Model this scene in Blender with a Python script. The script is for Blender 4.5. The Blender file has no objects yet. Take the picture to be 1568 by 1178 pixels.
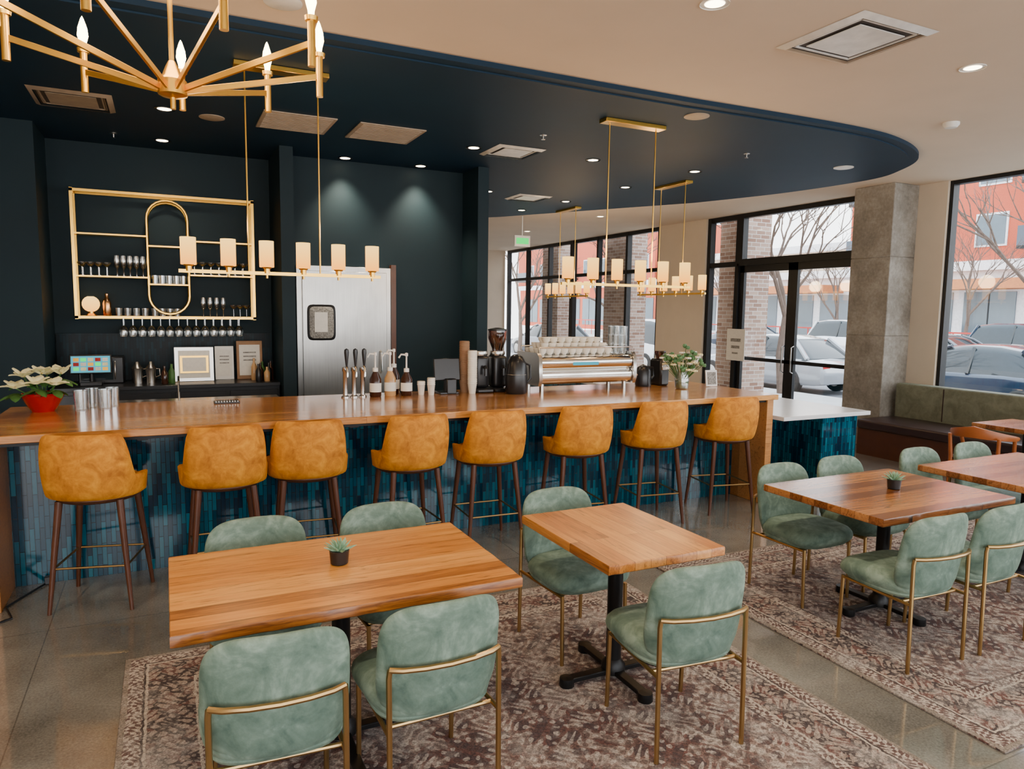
import bpy,bmesh,math,random
from mathutils import Vector,Matrix
random.seed(7)
COL=bpy.context.collection
pi=math.pi
# ---------------------------------------------------------------- node helpers
class NT:
    def __init__(s,name):
        s.mat=bpy.data.materials.new(name); s.mat.use_nodes=True
        s.t=s.mat.node_tree; s.t.nodes.clear()
        s.out=s.t.nodes.new("ShaderNodeOutputMaterial")
    def n(s,kind,**kw):
        nd=s.t.nodes.new("ShaderNode"+kind)
        for k,v in kw.items(): setattr(nd,k,v)
        return nd
    def link(s,a,b): s.t.links.new(a,b)
    def setin(s,sock,v):
        if hasattr(v,"is_output"): s.link(v,sock)
        else:
            if isinstance(v,tuple) and len(v)==3 and sock.type=='RGBA': v=(*v,1)
            sock.default_value=v
    def m(s,op,a,b=0.0,c=0.0):
        nd=s.n("Math",operation=op)
        s.setin(nd.inputs[0],a); s.setin(nd.inputs[1],b); s.setin(nd.inputs[2],c)
        return nd.outputs[0]
    def coord(s,kind="Object"): return s.n("TexCoord").outputs[kind]
    def sep(s,v):
        nd=s.n("SeparateXYZ"); s.link(v,nd.inputs[0]); return nd.outputs
    def comb(s,x,y,z=0.0):
        nd=s.n("CombineXYZ")
        for i,q in enumerate((x,y,z)): s.setin(nd.inputs[i],q)
        return nd.outputs[0]
    def mix(s,f,a,b,mode='MIX'):
        nd=s.n("MixRGB",blend_type=mode); s.setin(nd.inputs[0],f); s.setin(nd.inputs[1],a); s.setin(nd.inputs[2],b); return nd.outputs[0]
    def noise(s,vec,scale,detail=4,rough=.55,dist=0):
        nd=s.n("TexNoise"); s.link(vec,nd.inputs["Vector"]); nd.inputs["Scale"].default_value=scale
        nd.inputs["Detail"].default_value=detail; nd.inputs["Roughness"].default_value=rough; nd.inputs["Distortion"].default_value=dist
        return nd.outputs["Fac"]
    def mapping(s,vec,scale=(1,1,1),rot=(0,0,0),loc=(0,0,0)):
        nd=s.n("Mapping"); s.link(vec,nd.inputs[0]); nd.inputs["Scale"].default_value=scale; nd.inputs["Rotation"].default_value=rot; nd.inputs["Location"].default_value=loc
        return nd.outputs[0]
    def ramp(s,fac,stops):
        nd=s.n("ValToRGB"); s.link(fac,nd.inputs[0]); e=nd.color_ramp.elements
        while len(e)<len(stops): e.new(.5)
        for i,(p,c) in enumerate(stops): e[i].position=p; e[i].color=(*c,1)
        return nd.outputs[0]
    def bump(s,h,strength=.3,dist=.01):
        nd=s.n("Bump"); s.link(h,nd.inputs["Height"]); nd.inputs["Strength"].default_value=strength; nd.inputs["Distance"].default_value=dist
        return nd.outputs[0]
    def bsdf(s,color,rough=.5,metal=0,normal=None,**kw):
        p=s.n("BsdfPrincipled"); s.setin(p.inputs["Base Color"],color); s.setin(p.inputs["Roughness"],rough); s.setin(p.inputs["Metallic"],metal)
        if normal is not None: s.link(normal,p.inputs["Normal"])
        for k,v in kw.items(): s.setin(p.inputs[k.replace("_"," ")],v)
        s.link(p.outputs[0],s.out.inputs[0]); return s.mat
def plain(name,c,rough=.5,metal=0,var=.12,scale=9,bump=0,**kw):
    t=NT(name); v=t.coord(); f=t.noise(v,scale)
    lo=tuple(x*(1-var) for x in c); hi=tuple(min(1,x*(1+var)) for x in c)
    col=t.ramp(f,[(.3,lo),(.7,hi)])
    nm=t.bump(t.noise(v,scale*12,3),bump,.002) if bump else None
    return t.bsdf(col,rough,metal,nm,**kw)
def emis(name,c,s,c2=None):
    t=NT(name); p=t.n("Emission"); p.inputs[1].default_value=s
    v=t.coord("Generated"); z=t.sep(v)[2]
    if c2: t.link(t.ramp(z,[(0.0,c),(1.0,c2)]),p.inputs[0])
    else: p.inputs[0].default_value=(*c,1)
    t.link(p.outputs[0],t.out.inputs[0]); return t.mat
def velvet(name,dark,mid,light,scale=7):
    t=NT(name); v=t.coord(); f=t.noise(v,scale,5,.6,.8)
    f2=t.noise(v,scale*5,3)
    g=t.m('ADD',t.m('MULTIPLY',f,.8),t.m('MULTIPLY',f2,.2))
    col=t.ramp(g,[(.36,dark),(.5,mid),(.64,light)])
    return t.bsdf(col,.75,0,t.bump(t.noise(v,scale*20,2),.15,.002),Sheen_Weight=.3,Sheen_Roughness=.4,Sheen_Tint=tuple(list(light))+(1,))
def wood(name,cols,axis='X',bw=.09,bl=1.1,rough=.32,mort=.0009,grain=.5,coat=.15):
    t=NT(name); v=t.coord()
    v=t.mapping(v,(1,1,1),(0,0,0),(20.33,7.083,0))
    if axis=='Y':
        s=t.sep(v); v=t.comb(s[1],s[0],s[2])
    b=t.n("TexBrick"); t.link(v,b.inputs["Vector"]); b.offset=.37; b.offset_frequency=2; b.squash=1
    b.inputs["Color1"].default_value=(0,0,0,1); b.inputs["Color2"].default_value=(1,1,1,1); b.inputs["Mortar"].default_value=(0,0,0,1)
    b.inputs["Scale"].default_value=1; b.inputs["Mortar Size"].default_value=mort; b.inputs["Mortar Smooth"].default_value=.3
    b.inputs["Brick Width"].default_value=bl; b.inputs["Row Height"].default_value=bw; b.inputs["Bias"].default_value=0
    base=b.outputs["Color"]
    off=t.n("VectorMath",operation='ADD'); t.link(v,off.inputs[0]); 
    sc=t.n("VectorMath",operation='SCALE'); t.link(base,sc.inputs[0]); sc.inputs["Scale"].default_value=7.3; t.link(sc.outputs[0],off.inputs[1])
    gv=t.mapping(off.outputs[0],(1.0,14,14)); g=t.noise(gv,2.2,6,.65,1.6)
    gv2=t.mapping(off.outputs[0],(3,120,120)); g2=t.noise(gv2,1.5,3)
    bw_=t.n("RGBToBW"); t.link(base,bw_.inputs[0])
    g=t.m('ADD',t.m('MULTIPLY',t.m('SUBTRACT',g,.5),1.7),.5)
    f=t.m('ADD',t.m('MULTIPLY',bw_.outputs[0],1-grain),t.m('MULTIPLY',g,grain))
    f=t.m('ADD',f,t.m('MULTIPLY',t.m('SUBTRACT',g2,.5),.28))
    col=t.ramp(f,[(.12,cols[0]),(.45,cols[1]),(.85,cols[2])])
    knot=t.noise(t.mapping(off.outputs[0],(1.2,11,11)),1.7,4,.6,2.5)
    col=t.mix(t.m('MULTIPLY',t.ramp(knot,[(.57,(0,0,0)),(.66,(1,1,1))]),.6),col,tuple(x*.8 for x in cols[0]))
    col=t.mix(b.outputs["Fac"],col,tuple(x*.35 for x in cols[0]))
    return t.bsdf(col,rough,0,t.bump(g2,.08,.002),Coat_Weight=coat,Coat_Roughness=.2)
# ---------------------------------------------------------------- materials
M={}
M['green']=velvet("green_velvet",(.066,.115,.090),(.125,.192,.152),(.225,.315,.258))
M['mustard']=velvet("cognac_velvet",(.37,.115,.001),(.57,.205,.003),(.74,.31,.012),9)
M['tabletop']=wood("elm_tabletop",[(.16,.045,.006),(.54,.20,.032),(.78,.38,.095)],'X',.085,7.0)
M['tabletopY']=wood("elm_tabletop_short",[(.16,.045,.006),(.48,.17,.029),(.70,.32,.08)],'Y',.085,7.0)
M['walnut']=wood("walnut_tabletop",[(.075,.022,.006),(.25,.088,.024),(.46,.20,.065)],'X',.09,7.0,.2)
M['bartop']=wood("bar_wood",[(.30,.10,.015),(.58,.245,.055),(.76,.39,.12)],'X',.07,2.4,.14,coat=.5)
M['panelwood']=wood("panel_wood",[(.26,.095,.018),(.44,.175,.042),(.58,.27,.08)],'X',.4,3,.4)
M['legwood']=plain("dark_leg_wood",(.085,.026,.010),.4)
M['chairwood']=plain("chair_wood",(.32,.09,.02),.35)
M['gold']=plain("brushed_gold",(.86,.50,.09),.28,1,.06)
M['bronze']=plain("antique_brass",(.42,.27,.11),.33,1,.06)
M['black']=plain("black_metal",(.012,.012,.013),.4,.6)
M['blackpl']=plain("black_plastic",(.012,.012,.014),.3)
M['frameblk']=plain("window_frame_black",(.012,.013,.015),.4,.4)
M['steel']=plain("stainless_steel",(.55,.53,.50),.27,1,.05,2)
def doorsteel():
    t=NT("brushed_steel_door"); v=t.coord(); g=t.noise(t.mapping(v,(120,120,1.5)),1.5,3); a=t.noise(v,1.6,3)
    f=t.m('ADD',t.m('MULTIPLY',g,.4),t.m('MULTIPLY',a,.6))
    col=t.ramp(f,[(.3,(.30,.295,.28)),(.7,(.50,.49,.47))])
    return t.bsdf(col,.30,1,t.bump(g,.05,.002))
M['doorsteel']=doorsteel()
M['chrome']=plain("polished_chrome",(.8,.78,.74),.12,1,.03,2)
M['white']=plain("white_enamel",(.80,.78,.74),.4,0,.04)
M['quartz']=plain("white_quartz",(.76,.78,.82),.2,0,.03,5)
M['ceramic']=plain("white_ceramic",(.85,.80,.70),.2,0,.03)
M['paper']=plain("paper",(.78,.75,.68),.7,0,.05,30)
M['print']=plain("printed_text",(.25,.24,.22),.8,0,.6,60)
M['cream']=plain("cream_paint",(.64,.54,.42),.7,0,.04,2)
M['ceil']=plain("ceiling_plaster",(.71,.57,.43),.8,0,.03,1.5)
M['navy']=plain("navy_wall_paint",(.006,.019,.027),.62,0,.08,2,Specular_IOR_Level=.25)
M['navyceil']=plain("navy_ceiling_paint",(.002,.021,.048),.6,0,.08,2,Specular_IOR_Level=.3)
M['darkcab']=plain("dark_cabinet",(.010,.010,.012),.3)
M['grille']=plain("vent_grille",(.34,.27,.20),.5)
M['ventw']=plain("vent_metal_white",(.80,.77,.72),.35)
M['ventd']=plain("vent_dark_gap",(.06,.05,.045),.7)
M['red']=plain("red_glaze",(.38,.006,.008),.2)
M['leaf']=plain("leaf_green",(.05,.14,.025),.5,0,.3,20)
M['succ']=plain("succulent_green",(.22,.38,.25),.5,0,.3,30)
M['petal']=plain("cream_petal",(.85,.80,.48),.5,0,.15,20)
M['petalw']=plain("white_petal",(.85,.83,.78),.5,0,.1,20)
M['olive']=velvet("olive_banquette_fabric",(.13,.135,.09),(.17,.18,.125),(.21,.225,.16))
M['maroon']=plain("dark_leather_seat",(.035,.016,.016),.35)
M['liquid']=plain("dark_syrup",(.04,.012,.006),.12)
M['liquid2']=plain("caramel_syrup",(.55,.32,.14),.15)
M['kraft']=plain("kraft_cup",(.30,.17,.09),.7)
M['tablet']=emis("tablet_screen",(.06,.35,.45),1.6)
M['shade']=emis("lit_glass_shade",(1,.36,.035),3.0,(1,.60,.15))
M['bulb']=emis("lit_bulb",(1,.74,.34),24)
M['dl']=emis("downlight_lens",(1,.82,.55),16)
M['exit']=emis("exit_green",(.02,.9,.15),1.6)
M['asphalt']=plain("asphalt",(.20,.20,.21),.9,0,.15,3)
M['sidewalk']=plain("sidewalk_concrete",(.50,.49,.47),.9,0,.1,2)
M['facwhite']=plain("white_stucco",(.80,.80,.82),.8)
M['facred']=plain("red_brick_far",(.50,.09,.04),.85,0,.2,30)
M['facbeige']=plain("beige_stone",(.55,.43,.32),.85,0,.12,12)
M['awn']=plain("orange_wood_soffit",(.52,.17,.05),.6)
M['redrail']=plain("red_railing",(.50,.03,.02),.5)
M['bark']=plain("tree_bark",(.13,.09,.07),.9,0,.3,20)
M['tire']=plain("tire_rubber",(.02,.02,.02),.8)
M['carglass']=plain("car_glass",(.02,.03,.035),.06,0,.1)
M['facglass']=plain("shop_window_glass",(.10,.14,.17),.1,0,.3,.4)
M['taillight']=plain("tail_light",(.5,.01,.01),.2)
M['book']=plain("copper_shaker",(.72,.38,.17),.25,1)
def glassmat(name,tint,gl=.1,rough=.02):
    t=NT(name); a=t.n("BsdfTransparent"); a.inputs[0].default_value=(*tint,1); g=t.n("BsdfGlossy"); g.inputs["Roughness"].default_value=rough
    lw=t.n("LayerWeight"); lw.inputs[0].default_value=.25
    mx=t.n("MixShader"); f=t.m('ADD',t.m('MULTIPLY',lw.outputs["Facing"],.5),gl); t.link(f,mx.inputs[0]); t.link(a.outputs[0],mx.inputs[1]); t.link(g.outputs[0],mx.inputs[2]); t.link(mx.outputs[0],t.out.inputs[0]); return t.mat
M['glass']=glassmat("window_glass",(.97,.98,.98),.01)
M['drink']=glassmat("clear_glassware",(.90,.92,.92),.30,.08)
M['hopper']=glassmat("smoked_hopper",(.25,.10,.08),.15)
def tile(name,c1,c2,c3,gr,rough=.1,bs=.5,spec=.5):
    t=NT(name); s=t.sep(t.coord()); v=t.comb(s[2],t.m('ADD',s[0],s[1]),0.0)
    b=t.n("TexBrick"); t.link(v,b.inputs["Vector"]); b.offset=.5; b.offset_frequency=2
    b.inputs["Color1"].default_value=(0,0,0,1); b.inputs["Color2"].default_value=(1,1,1,1); b.inputs["Mortar"].default_value=(0,0,0,1)
    b.inputs["Scale"].default_value=1; b.inputs["Mortar Size"].default_value=.0020; b.inputs["Mortar Smooth"].default_value=.2
    b.inputs["Brick Width"].default_value=.15; b.inputs["Row Height"].default_value=.029
    n=t.noise(t.coord(),9,2)
    bw=t.n("RGBToBW"); t.link(b.outputs["Color"],bw.inputs[0])
    f=t.m('ADD',t.m('MULTIPLY',bw.outputs[0],.8),t.m('MULTIPLY',n,.2))
    col=t.ramp(f,[(.1,c1),(.5,c2),(.9,c3)])
    col=t.mix(b.outputs["Fac"],col,gr)
    hgt=t.m('SUBTRACT',t.m('MULTIPLY',bw.outputs[0],.25),b.outputs["Fac"])
    return t.bsdf(col,rough,0,t.bump(hgt,bs,.003),Specular_IOR_Level=spec)
M['tile']=tile("teal_kitkat_tile",(.001,.018,.042),(.002,.062,.110),(.006,.135,.20),(.002,.010,.016),.10,.30,.4)
M['tiledark']=tile("dark_kitkat_tile",(.001,.005,.008),(.001,.010,.016),(.003,.020,.030),(.001,.002,.003),.35,.10,.15)
def brickm():
    t=NT("exterior_brick"); s=t.sep(t.coord()); v=t.comb(t.m('ADD',s[0],s[1]),s[2],0.0)
    b=t.n("TexBrick"); t.link(v,b.inputs["Vector"]); b.inputs["Scale"].default_value=1
    b.inputs["Color1"].default_value=(.22,.11,.075,1); b.inputs["Color2"].default_value=(.46,.32,.25,1); b.inputs["Mortar"].default_value=(.58,.54,.5,1)
    b.inputs["Mortar Size"].default_value=.006; b.inputs["Brick Width"].default_value=.22; b.inputs["Row Height"].default_value=.075
    return t.bsdf(b.outputs["Color"],.85,0)
M['brick']=brickm()
def floorm():
    t=NT("polished_concrete"); v=t.coord(); a=t.noise(v,1.3,6,.6); sp=t.noise(v,90,2,.7)
    f=t.m('ADD',t.m('MULTIPLY',a,.65),t.m('MULTIPLY',sp,.35))
    col=t.ramp(f,[(.36,(.092,.087,.078)),(.5,(.17,.163,.147)),(.64,(.26,.25,.228))])
    s=t.sep(v)
    jx=t.m('LESS_THAN',t.m('ABSOLUTE',t.m('SUBTRACT',t.m('MODULO',t.m('ADD',s[0],20.15),3.0),1.5)),.003)
    jy=t.m('LESS_THAN',t.m('ABSOLUTE',t.m('SUBTRACT',t.m('MODULO',t.m('ADD',s[1],20.9),3.0),1.5)),.003)
    col=t.mix(t.m('MULTIPLY',t.m('MAXIMUM',jx,jy),.6),col,(.05,.045,.04))
    r=t.m('ADD',.02,t.m('MULTIPLY',a,.13))
    return t.bsdf(col,r,0,None,Coat_Weight=.7,Coat_Roughness=.04)
M['floor']=floorm()
def concm():
    t=NT("raw_concrete"); v=t.coord(); a=t.noise(v,2.2,7,.65); b=t.noise(v,25,4,.6)
    f=t.m('ADD',t.m('MULTIPLY',a,.7),t.m('MULTIPLY',b,.3))
    col=t.ramp(f,[(.33,(.15,.13,.105)),(.5,(.26,.235,.20)),(.68,(.42,.39,.345))])
    return t.bsdf(col,.8,0,t.bump(f,.4,.02))
M['conc']=concm()
def rugm(name,hx,hy):
    t=NT(name); v=t.coord(); s=t.sep(v)
    wob=t.m('MULTIPLY',t.m('SUBTRACT',t.noise(v,22,3),.5),.026)
    ax=t.m('ADD',t.m('ABSOLUTE',s[0]),wob); ay=t.m('ADD',t.m('ABSOLUTE',s[1]),wob)
    d=t.m('MINIMUM',t.m('SUBTRACT',hx,ax),t.m('SUBTRACT',hy,ay))
    def L(k,mm,w=1.8,o=0.0):
        a=t.m('SINE',t.m('ADD',t.m('MULTIPLY',ax,k),t.m('MULTIPLY',t.m('SINE',t.m('ADD',t.m('MULTIPLY',ay,mm),o)),w)))
        b=t.m('SINE',t.m('ADD',t.m('MULTIPLY',ay,k),t.m('MULTIPLY',t.m('SINE',t.m('ADD',t.m('MULTIPLY',ax,mm),o)),w)))
        return t.m('MULTIPLY',a,b)
    def gt(a,b): return t.m('GREATER_THAN',a,b)
    def lt(a,b): return t.m('LESS_THAN',a,b)
    big=L(11,7,1.6,.6); med=L(34,17,2.0,0.0); sm=L(78,31,2.4,1.1); ti=L(150,55,2.0,.4)
    medal=t.m('ADD',t.m('DIVIDE',ax,hx),t.m('DIVIDE',ay,hy))
    base=t.mix(gt(big,.12),(.25,.185,.165),(.135,.066,.058))
    base=t.mix(t.m('MULTIPLY',lt(medal,.62),.55),base,(.115,.048,.043))
    base=t.mix(t.m('MULTIPLY',lt(t.m('ABSOLUTE',t.m('SUBTRACT',medal,.64)),.02),.8),base,(.42,.37,.33))
    f=t.mix(t.m('MULTIPLY',gt(med,.22),.7),base,(.34,.29,.265))
    f=t.mix(t.m('MULTIPLY',lt(med,-.35),.85),f,(.062,.044,.05))
    f=t.mix(t.m('MULTIPLY',gt(sm,.28),.7),f,(.085,.045,.042))
    f=t.mix(t.m('MULTIPLY',lt(sm,-.42),.7),f,(.45,.41,.38))
    f=t.mix(t.m('MULTIPLY',gt(ti,.3),.4),f,(.05,.035,.035))
    bo=t.mix(gt(med,.0),(.048,.034,.035),(.115,.055,.048))
    bo=t.mix(t.m('MULTIPLY',gt(sm,.2),.8),bo,(.32,.26,.225))
    bo=t.mix(t.m('MULTIPLY',gt(ti,.35),.4),bo,(.42,.37,.33))
    def band(a,b): return t.m('MULTIPLY',gt(d,a),lt(d,b))
    col=t.mix(lt(d,.38),f,bo)
    small=t.mix(gt(ti,.0),(.40,.35,.31),(.10,.06,.055))
    for a,b,c in ((.0,.025,(.20,.17,.145)),(.025,.09,small),(.09,.10,(.05,.035,.035)),(.10,.112,(.42,.37,.32)),(.31,.322,(.42,.37,.32)),(.322,.37,small),(.37,.38,(.06,.04,.04))):
        col=t.mix(band(a,b),col,c)
    worn=t.noise(v,3.2,7,.72); w=t.ramp(worn,[(.48,(0,0,0)),(.64,(1,1,1))])
    col=t.mix(t.m('MULTIPLY',w,.55),col,(.40,.385,.375))
    fine=t.noise(v,110,3,.8)
    col=t.mix(.6,col,t.ramp(fine,[(.38,(.10,.09,.09)),(.62,(.74,.71,.68))]),'OVERLAY')
    return t.bsdf(col,.95,0,t.bump(fine,.3,.004))
# ---------------------------------------------------------------- mesh builder
class B:
    def __init__(s): s.v=[];s.f=[];s.mi=[];s.sm=[];s.mats=[]
    def midx(s,m):
        m=M[m] if isinstance(m,str) else m
        if m not in s.mats: s.mats.append(m)
        return s.mats.index(m)
    def add(s,vs,fs,mat,smooth=True):
        o=len(s.v); s.v+= [tuple(p) for p in vs]; k=s.midx(mat)
        for f in fs: s.f.append(tuple(i+o for i in f)); s.mi.append(k); s.sm.append(smooth)
    def box(s,c,sz,mat,bev=0,rz=0,R=None,seg=1,smooth=False):
        bm=bmesh.new(); bmesh.ops.create_cube(bm,size=1)
        bmesh.ops.scale(bm,vec=sz,verts=bm.verts)
        if bev: bmesh.ops.bevel(bm,geom=list(bm.edges),offset=bev,segments=seg,profile=.5,affect='EDGES')
        T=Matrix.Translation(c)@(R if R else Matrix.Rotation(rz,4,'Z'))
        bm.verts.ensure_lookup_table()
        s.add([T@v.co for v in bm.verts],[[v.index for v in f.verts] for f in bm.faces],mat,smooth); bm.free()
    def b2(s,x0,x1,y0,y1,z0,z1,mat,bev=0): s.box(((x0+x1)/2,(y0+y1)/2,(z0+z1)/2),(x1-x0,y1-y0,z1-z0),mat,bev)
    def rings(s,rs,mat,closed_u=True,cap0=True,cap1=True,loop=False,smooth=True):
        n=len(rs[0]); vs=[p for r in rs for p in r]; fs=[]
        K=len(rs)
        for i in range(K if loop else K-1):
            a=i*n; b=((i+1)%K)*n
            for j in range(n if closed_u else n-1):
                j2=(j+1)%n; fs.append((a+j,a+j2,b+j2,b+j))
        if not loop:
            if cap0: fs.append(tuple(reversed(range(n))))
            if cap1: fs.append(tuple(range((K-1)*n,K*n)))
        s.add(vs,fs,mat,smooth)
    def cyl(s,p0,p1,r0,mat,r1=None,seg=12,cap=True):
        s.tube([p0,p1],[r0,r0 if r1 is None else r1],mat,seg,cap=cap)
    def tube(s,pts,r,mat,seg=8,closed=False,cap=True):
        P=[Vector(p) for p in pts]; n=len(P)
        if not isinstance(r,(list,tuple)): r=[r]*n
        T=[]
        for i in range(n):
            if closed: d=P[(i+1)%n]-P[i-1]
            else: d=P[min(i+1,n-1)]-P[max(i-1,0)]
            T.append(d.normalized())
        up=Vector((0,0,1)) if abs(T[0].z)<.9 else Vector((1,0,0))
        N=(up-T[0]*up.dot(T[0])).normalized(); rs=[]
        for i in range(n):
            N=(N-T[i]*N.dot(T[i])).normalized(); Bn=T[i].cross(N)
            rs.append([P[i]+(N*math.cos(2*pi*k/seg)+Bn*math.sin(2*pi*k/seg))*r[i] for k in range(seg)])
        s.rings(rs,mat,cap0=cap,cap1=cap,loop=closed)
    def lathe(s,prof,c,mat,seg=20,cap=True,R=None):
        c=Vector(c); rs=[]
        for (r,z) in prof:
            ring=[Vector((r*math.cos(2*pi*k/seg),r*math.sin(2*pi*k/seg),z)) for k in range(seg)]
            if R: ring=[R@p for p in ring]
            rs.append([p+c for p in ring])
        s.rings(rs,mat,cap0=cap,cap1=cap)
    def pillow(s,A,Bh,T,n,xf,mat,nr=6,nt=40,e=5):
        vs=[];fs=[]
        for side in (1,-1):
            o=len(vs); vs.append(xf(0,0,side*T))
            for i in range(1,nr+1):
                r=math.sin(pi/2*i/nr)**.8
                for k in range(nt):
                    a=2*pi*k/nt; c_,s_=math.cos(a),math.sin(a)
                    x=r*A*math.copysign(abs(c_)**(2/n),c_); y=r*Bh*math.copysign(abs(s_)**(2/n),s_)
                    th=T*max(0,1-r**e)**.5
                    vs.append(xf(x,y,side*th))
            for k in range(nt):
                k2=(k+1)%nt; f=(o,o+1+k,o+1+k2); fs.append(f if side>0 else f[::-1])
            for i in range(nr-1):
                a=o+1+i*nt; b=a+nt
                for k in range(nt):
                    k2=(k+1)%nt; f=(a+k,b+k,b+k2,a+k2); fs.append(f if side>0 else f[::-1])
        s.add(vs,fs,mat,True)
    def slab(s,L,T,xf,mat,nu=40,nv=10,e=8):
        vs=[];fs=[]
        for side in (1,-1):
            for i in range(nu+1):
                u=math.sin(pi/2*(2*i/nu-1))*.35+(2*i/nu-1)*.65
                for j in range(nv+1):
                    v=j/nv; v=.5-.5*math.cos(pi*v); q=max(abs(u)**e,abs(2*v-1)**e)
                    th=T*max(0,1-q)**.5
                    vs.append(xf(u*L,v,side*th))
        W=nv+1; O=(nu+1)*W
        for si in range(2):
            for i in range(nu):
                for j in range(nv):
                    a=si*O+i*W+j; f=(a,a+W,a+W+1,a+1); fs.append(f if si==0 else f[::-1])
        s.add(vs,fs,mat,True)
    def sphere(s,c,r,mat,seg=12,sc=(1,1,1)):
        c=Vector(c); rs=[]
        for i in range(1,seg//2+1):
            t=pi*i/(seg//2+1)
            rs.append([c+Vector((r*sc[0]*math.sin(t)*math.cos(2*pi*k/seg),r*sc[1]*math.sin(t)*math.sin(2*pi*k/seg),-r*sc[2]*math.cos(t))) for k in range(seg)])
        s.rings(rs,mat)
    def poly(s,pts,z0,z1,mat):
        n=len(pts); vs=[(x,y,z0) for x,y in pts]+[(x,y,z1) for x,y in pts]
        fs=[tuple(reversed(range(n))),tuple(range(n,2*n))]+[(i,(i+1)%n,n+(i+1)%n,n+i) for i in range(n)]
        s.add(vs,fs,mat,False)
    def mesh(s,name,weld=True):
        me=bpy.data.meshes.new(name); me.from_pydata(s.v,[],s.f)
        for m in s.mats: me.materials.append(m)
        me.polygons.foreach_set("material_index",s.mi); me.polygons.foreach_set("use_smooth",s.sm)
        me.update()
        if weld:
            bm=bmesh.new(); bm.from_mesh(me); bmesh.ops.remove_doubles(bm,verts=bm.verts,dist=.00005); bmesh.ops.recalc_face_normals(bm,faces=bm.faces); bm.to_mesh(me); bm.free()
        try: me.set_sharp_from_angle(angle=math.radians(42))
        except Exception: pass
        return me
    def obj(s,name,loc=(0,0,0),rz=0): return place(s.mesh(name),name,loc,rz)
def place(me,name,loc=(0,0,0),rz=0):
    o=bpy.data.objects.new(name,me); COL.objects.link(o); o.location=loc; o.rotation_euler=(0,0,rz); return o
ZC=3.6; ZN=3.55
# ================================================================= ROOM SHELL
b=B(); b.b2(-4,9.6,-4,20,-.15,0,'floor'); b.obj("floor")
b=B(); b.b2(-4.2,9.6,-4.2,20,ZC,ZC+.2,'ceil'); b.obj("ceiling")
def navy_outline(off=0.0):
    pts=[(-4+off,4.86+off),(4.0,4.84+off)]
    ctrl=[(4.0,4.84),(5.85,4.80),(6.75,4.93),(7.50,5.28),(7.95,5.80),(8.2,6.45),(8.05,7.75),(7.6,9.1)]
    P=[Vector(c) for c in ctrl]; cen=Vector((5,7.5))
    for i in range(len(P)-1):
        p0=P[max(i-1,0)];p1=P[i];p2=P[i+1];p3=P[min(i+2,len(P)-1)]
        for k in range(1,9):
            t=k/8; q=.5*((2*p1)+(-p0+p2)*t+(2*p0-5*p1+4*p2-p3)*t*t+(-p0+3*p1-3*p2+p3)*t**3)
            if off: q=q+(cen-q).normalized()*off
            pts.append((q.x,q.y))
    pts+= [(5.7-off,12.3-off),(4.6-off,13.6-off),(3.6+off,13.8-off),(3.6+off,9.2),(-4+off,9.2)]
    return pts
b=B(); b.poly(navy_outline(),ZN+.012,ZC,'navyceil'); b.poly(navy_outline(.10),ZN,ZN+.012,'navyceil'); b.obj("ceiling_soffit")
b=B()
b.b2(-4,-1.26,8.23,9.2,0,ZN,'navy'); b.b2(-1.26,-1.06,8.23,9.2,0,ZN,'navy')
b.b2(-1.06,1.16,9.0,9.2,0,ZN,'navy')
b.b2(1.16,1.30,8.12,9.2,0,ZN,'navy'); b.b2(1.30,3.46,8.6,9.2,0,ZN,'navy'); b.b2(3.46,3.60,8.10,9.2,0,ZN,'navy')
b.obj("wall_back")
b=B(); b.b2(3.40,3.60,9.2,20,0,ZC,'cream'); b.obj("wall_lobby_side")
b=B(); b.b2(3.60,9.3,19.65,19.8,0,ZC,'cream'); b.obj("wall_lobby_end")
b=B(); b.b2(-4.2,-4,-4,9.2,0,ZC,'cream'); b.obj("wall_left")
b=B(); b.b2(-4.2,9.6,-4.2,-4,0,.5,'cream'); b.b2(-4.2,9.6,-4.2,-4,3.3,ZC,'cream')
for x in (-4.1,-1.4,1.3,4.0,6.7,9.4): b.b2(x-.15,x+.15,-4.2,-4,.5,3.3,'cream')
b.obj("wall_south")
WX=9.3
b=B()
b.b2(WX,WX+.2,-4,6.1,0,.82,'cream'); b.b2(WX,WX+.2,6.1,7.42,0,ZC,'cream')
b.b2(WX,WX+.2,10.75,12.2,0,ZC,'cream'); b.b2(WX,WX+.2,12.2,20,0,.15,'cream')
b.b2(WX,WX+.2,-4,-3.6,.82,ZC,'cream')
b.obj("wall_window_side")
def window(name,y0,y1,z0,z1,mull,rails,t=.05):
    b=B(); x=WX+.1
    for y in [y0+t/2,y1-t/2]+mull: b.b2(x-.06,x+.06,y-t/2,y+t/2,z0,z1,'frameblk')
    for z in [z0+t/2,z1-t/2]+rails: b.b2(x-.055,x+.055,y0,y1,z-t/2,z+t/2,'frameblk')
    b.b2(x-.004,x+.004,y0+.01,y1-.01,z0+.01,z1-.01,'glass')
    return b.obj(name)
window("window_1",2.5,6.1,.82,ZC,[4.0],[],.05)
window("window_2",-3.6,2.5,.82,ZC,[-1.6,.4],[],.06)
window("window_3",7.42,9.9,2.72,ZC,[],[],.08)
window("window_4",9.9,10.75,0,ZC,[],[2.72],.09)
window("window_5",12.2,15.8,.15,ZC,[13.4,14.6],[2.72],.08)
window("window_6",15.8,19.6,.15,ZC,[17.0,18.3],[2.72],.08)
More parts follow.
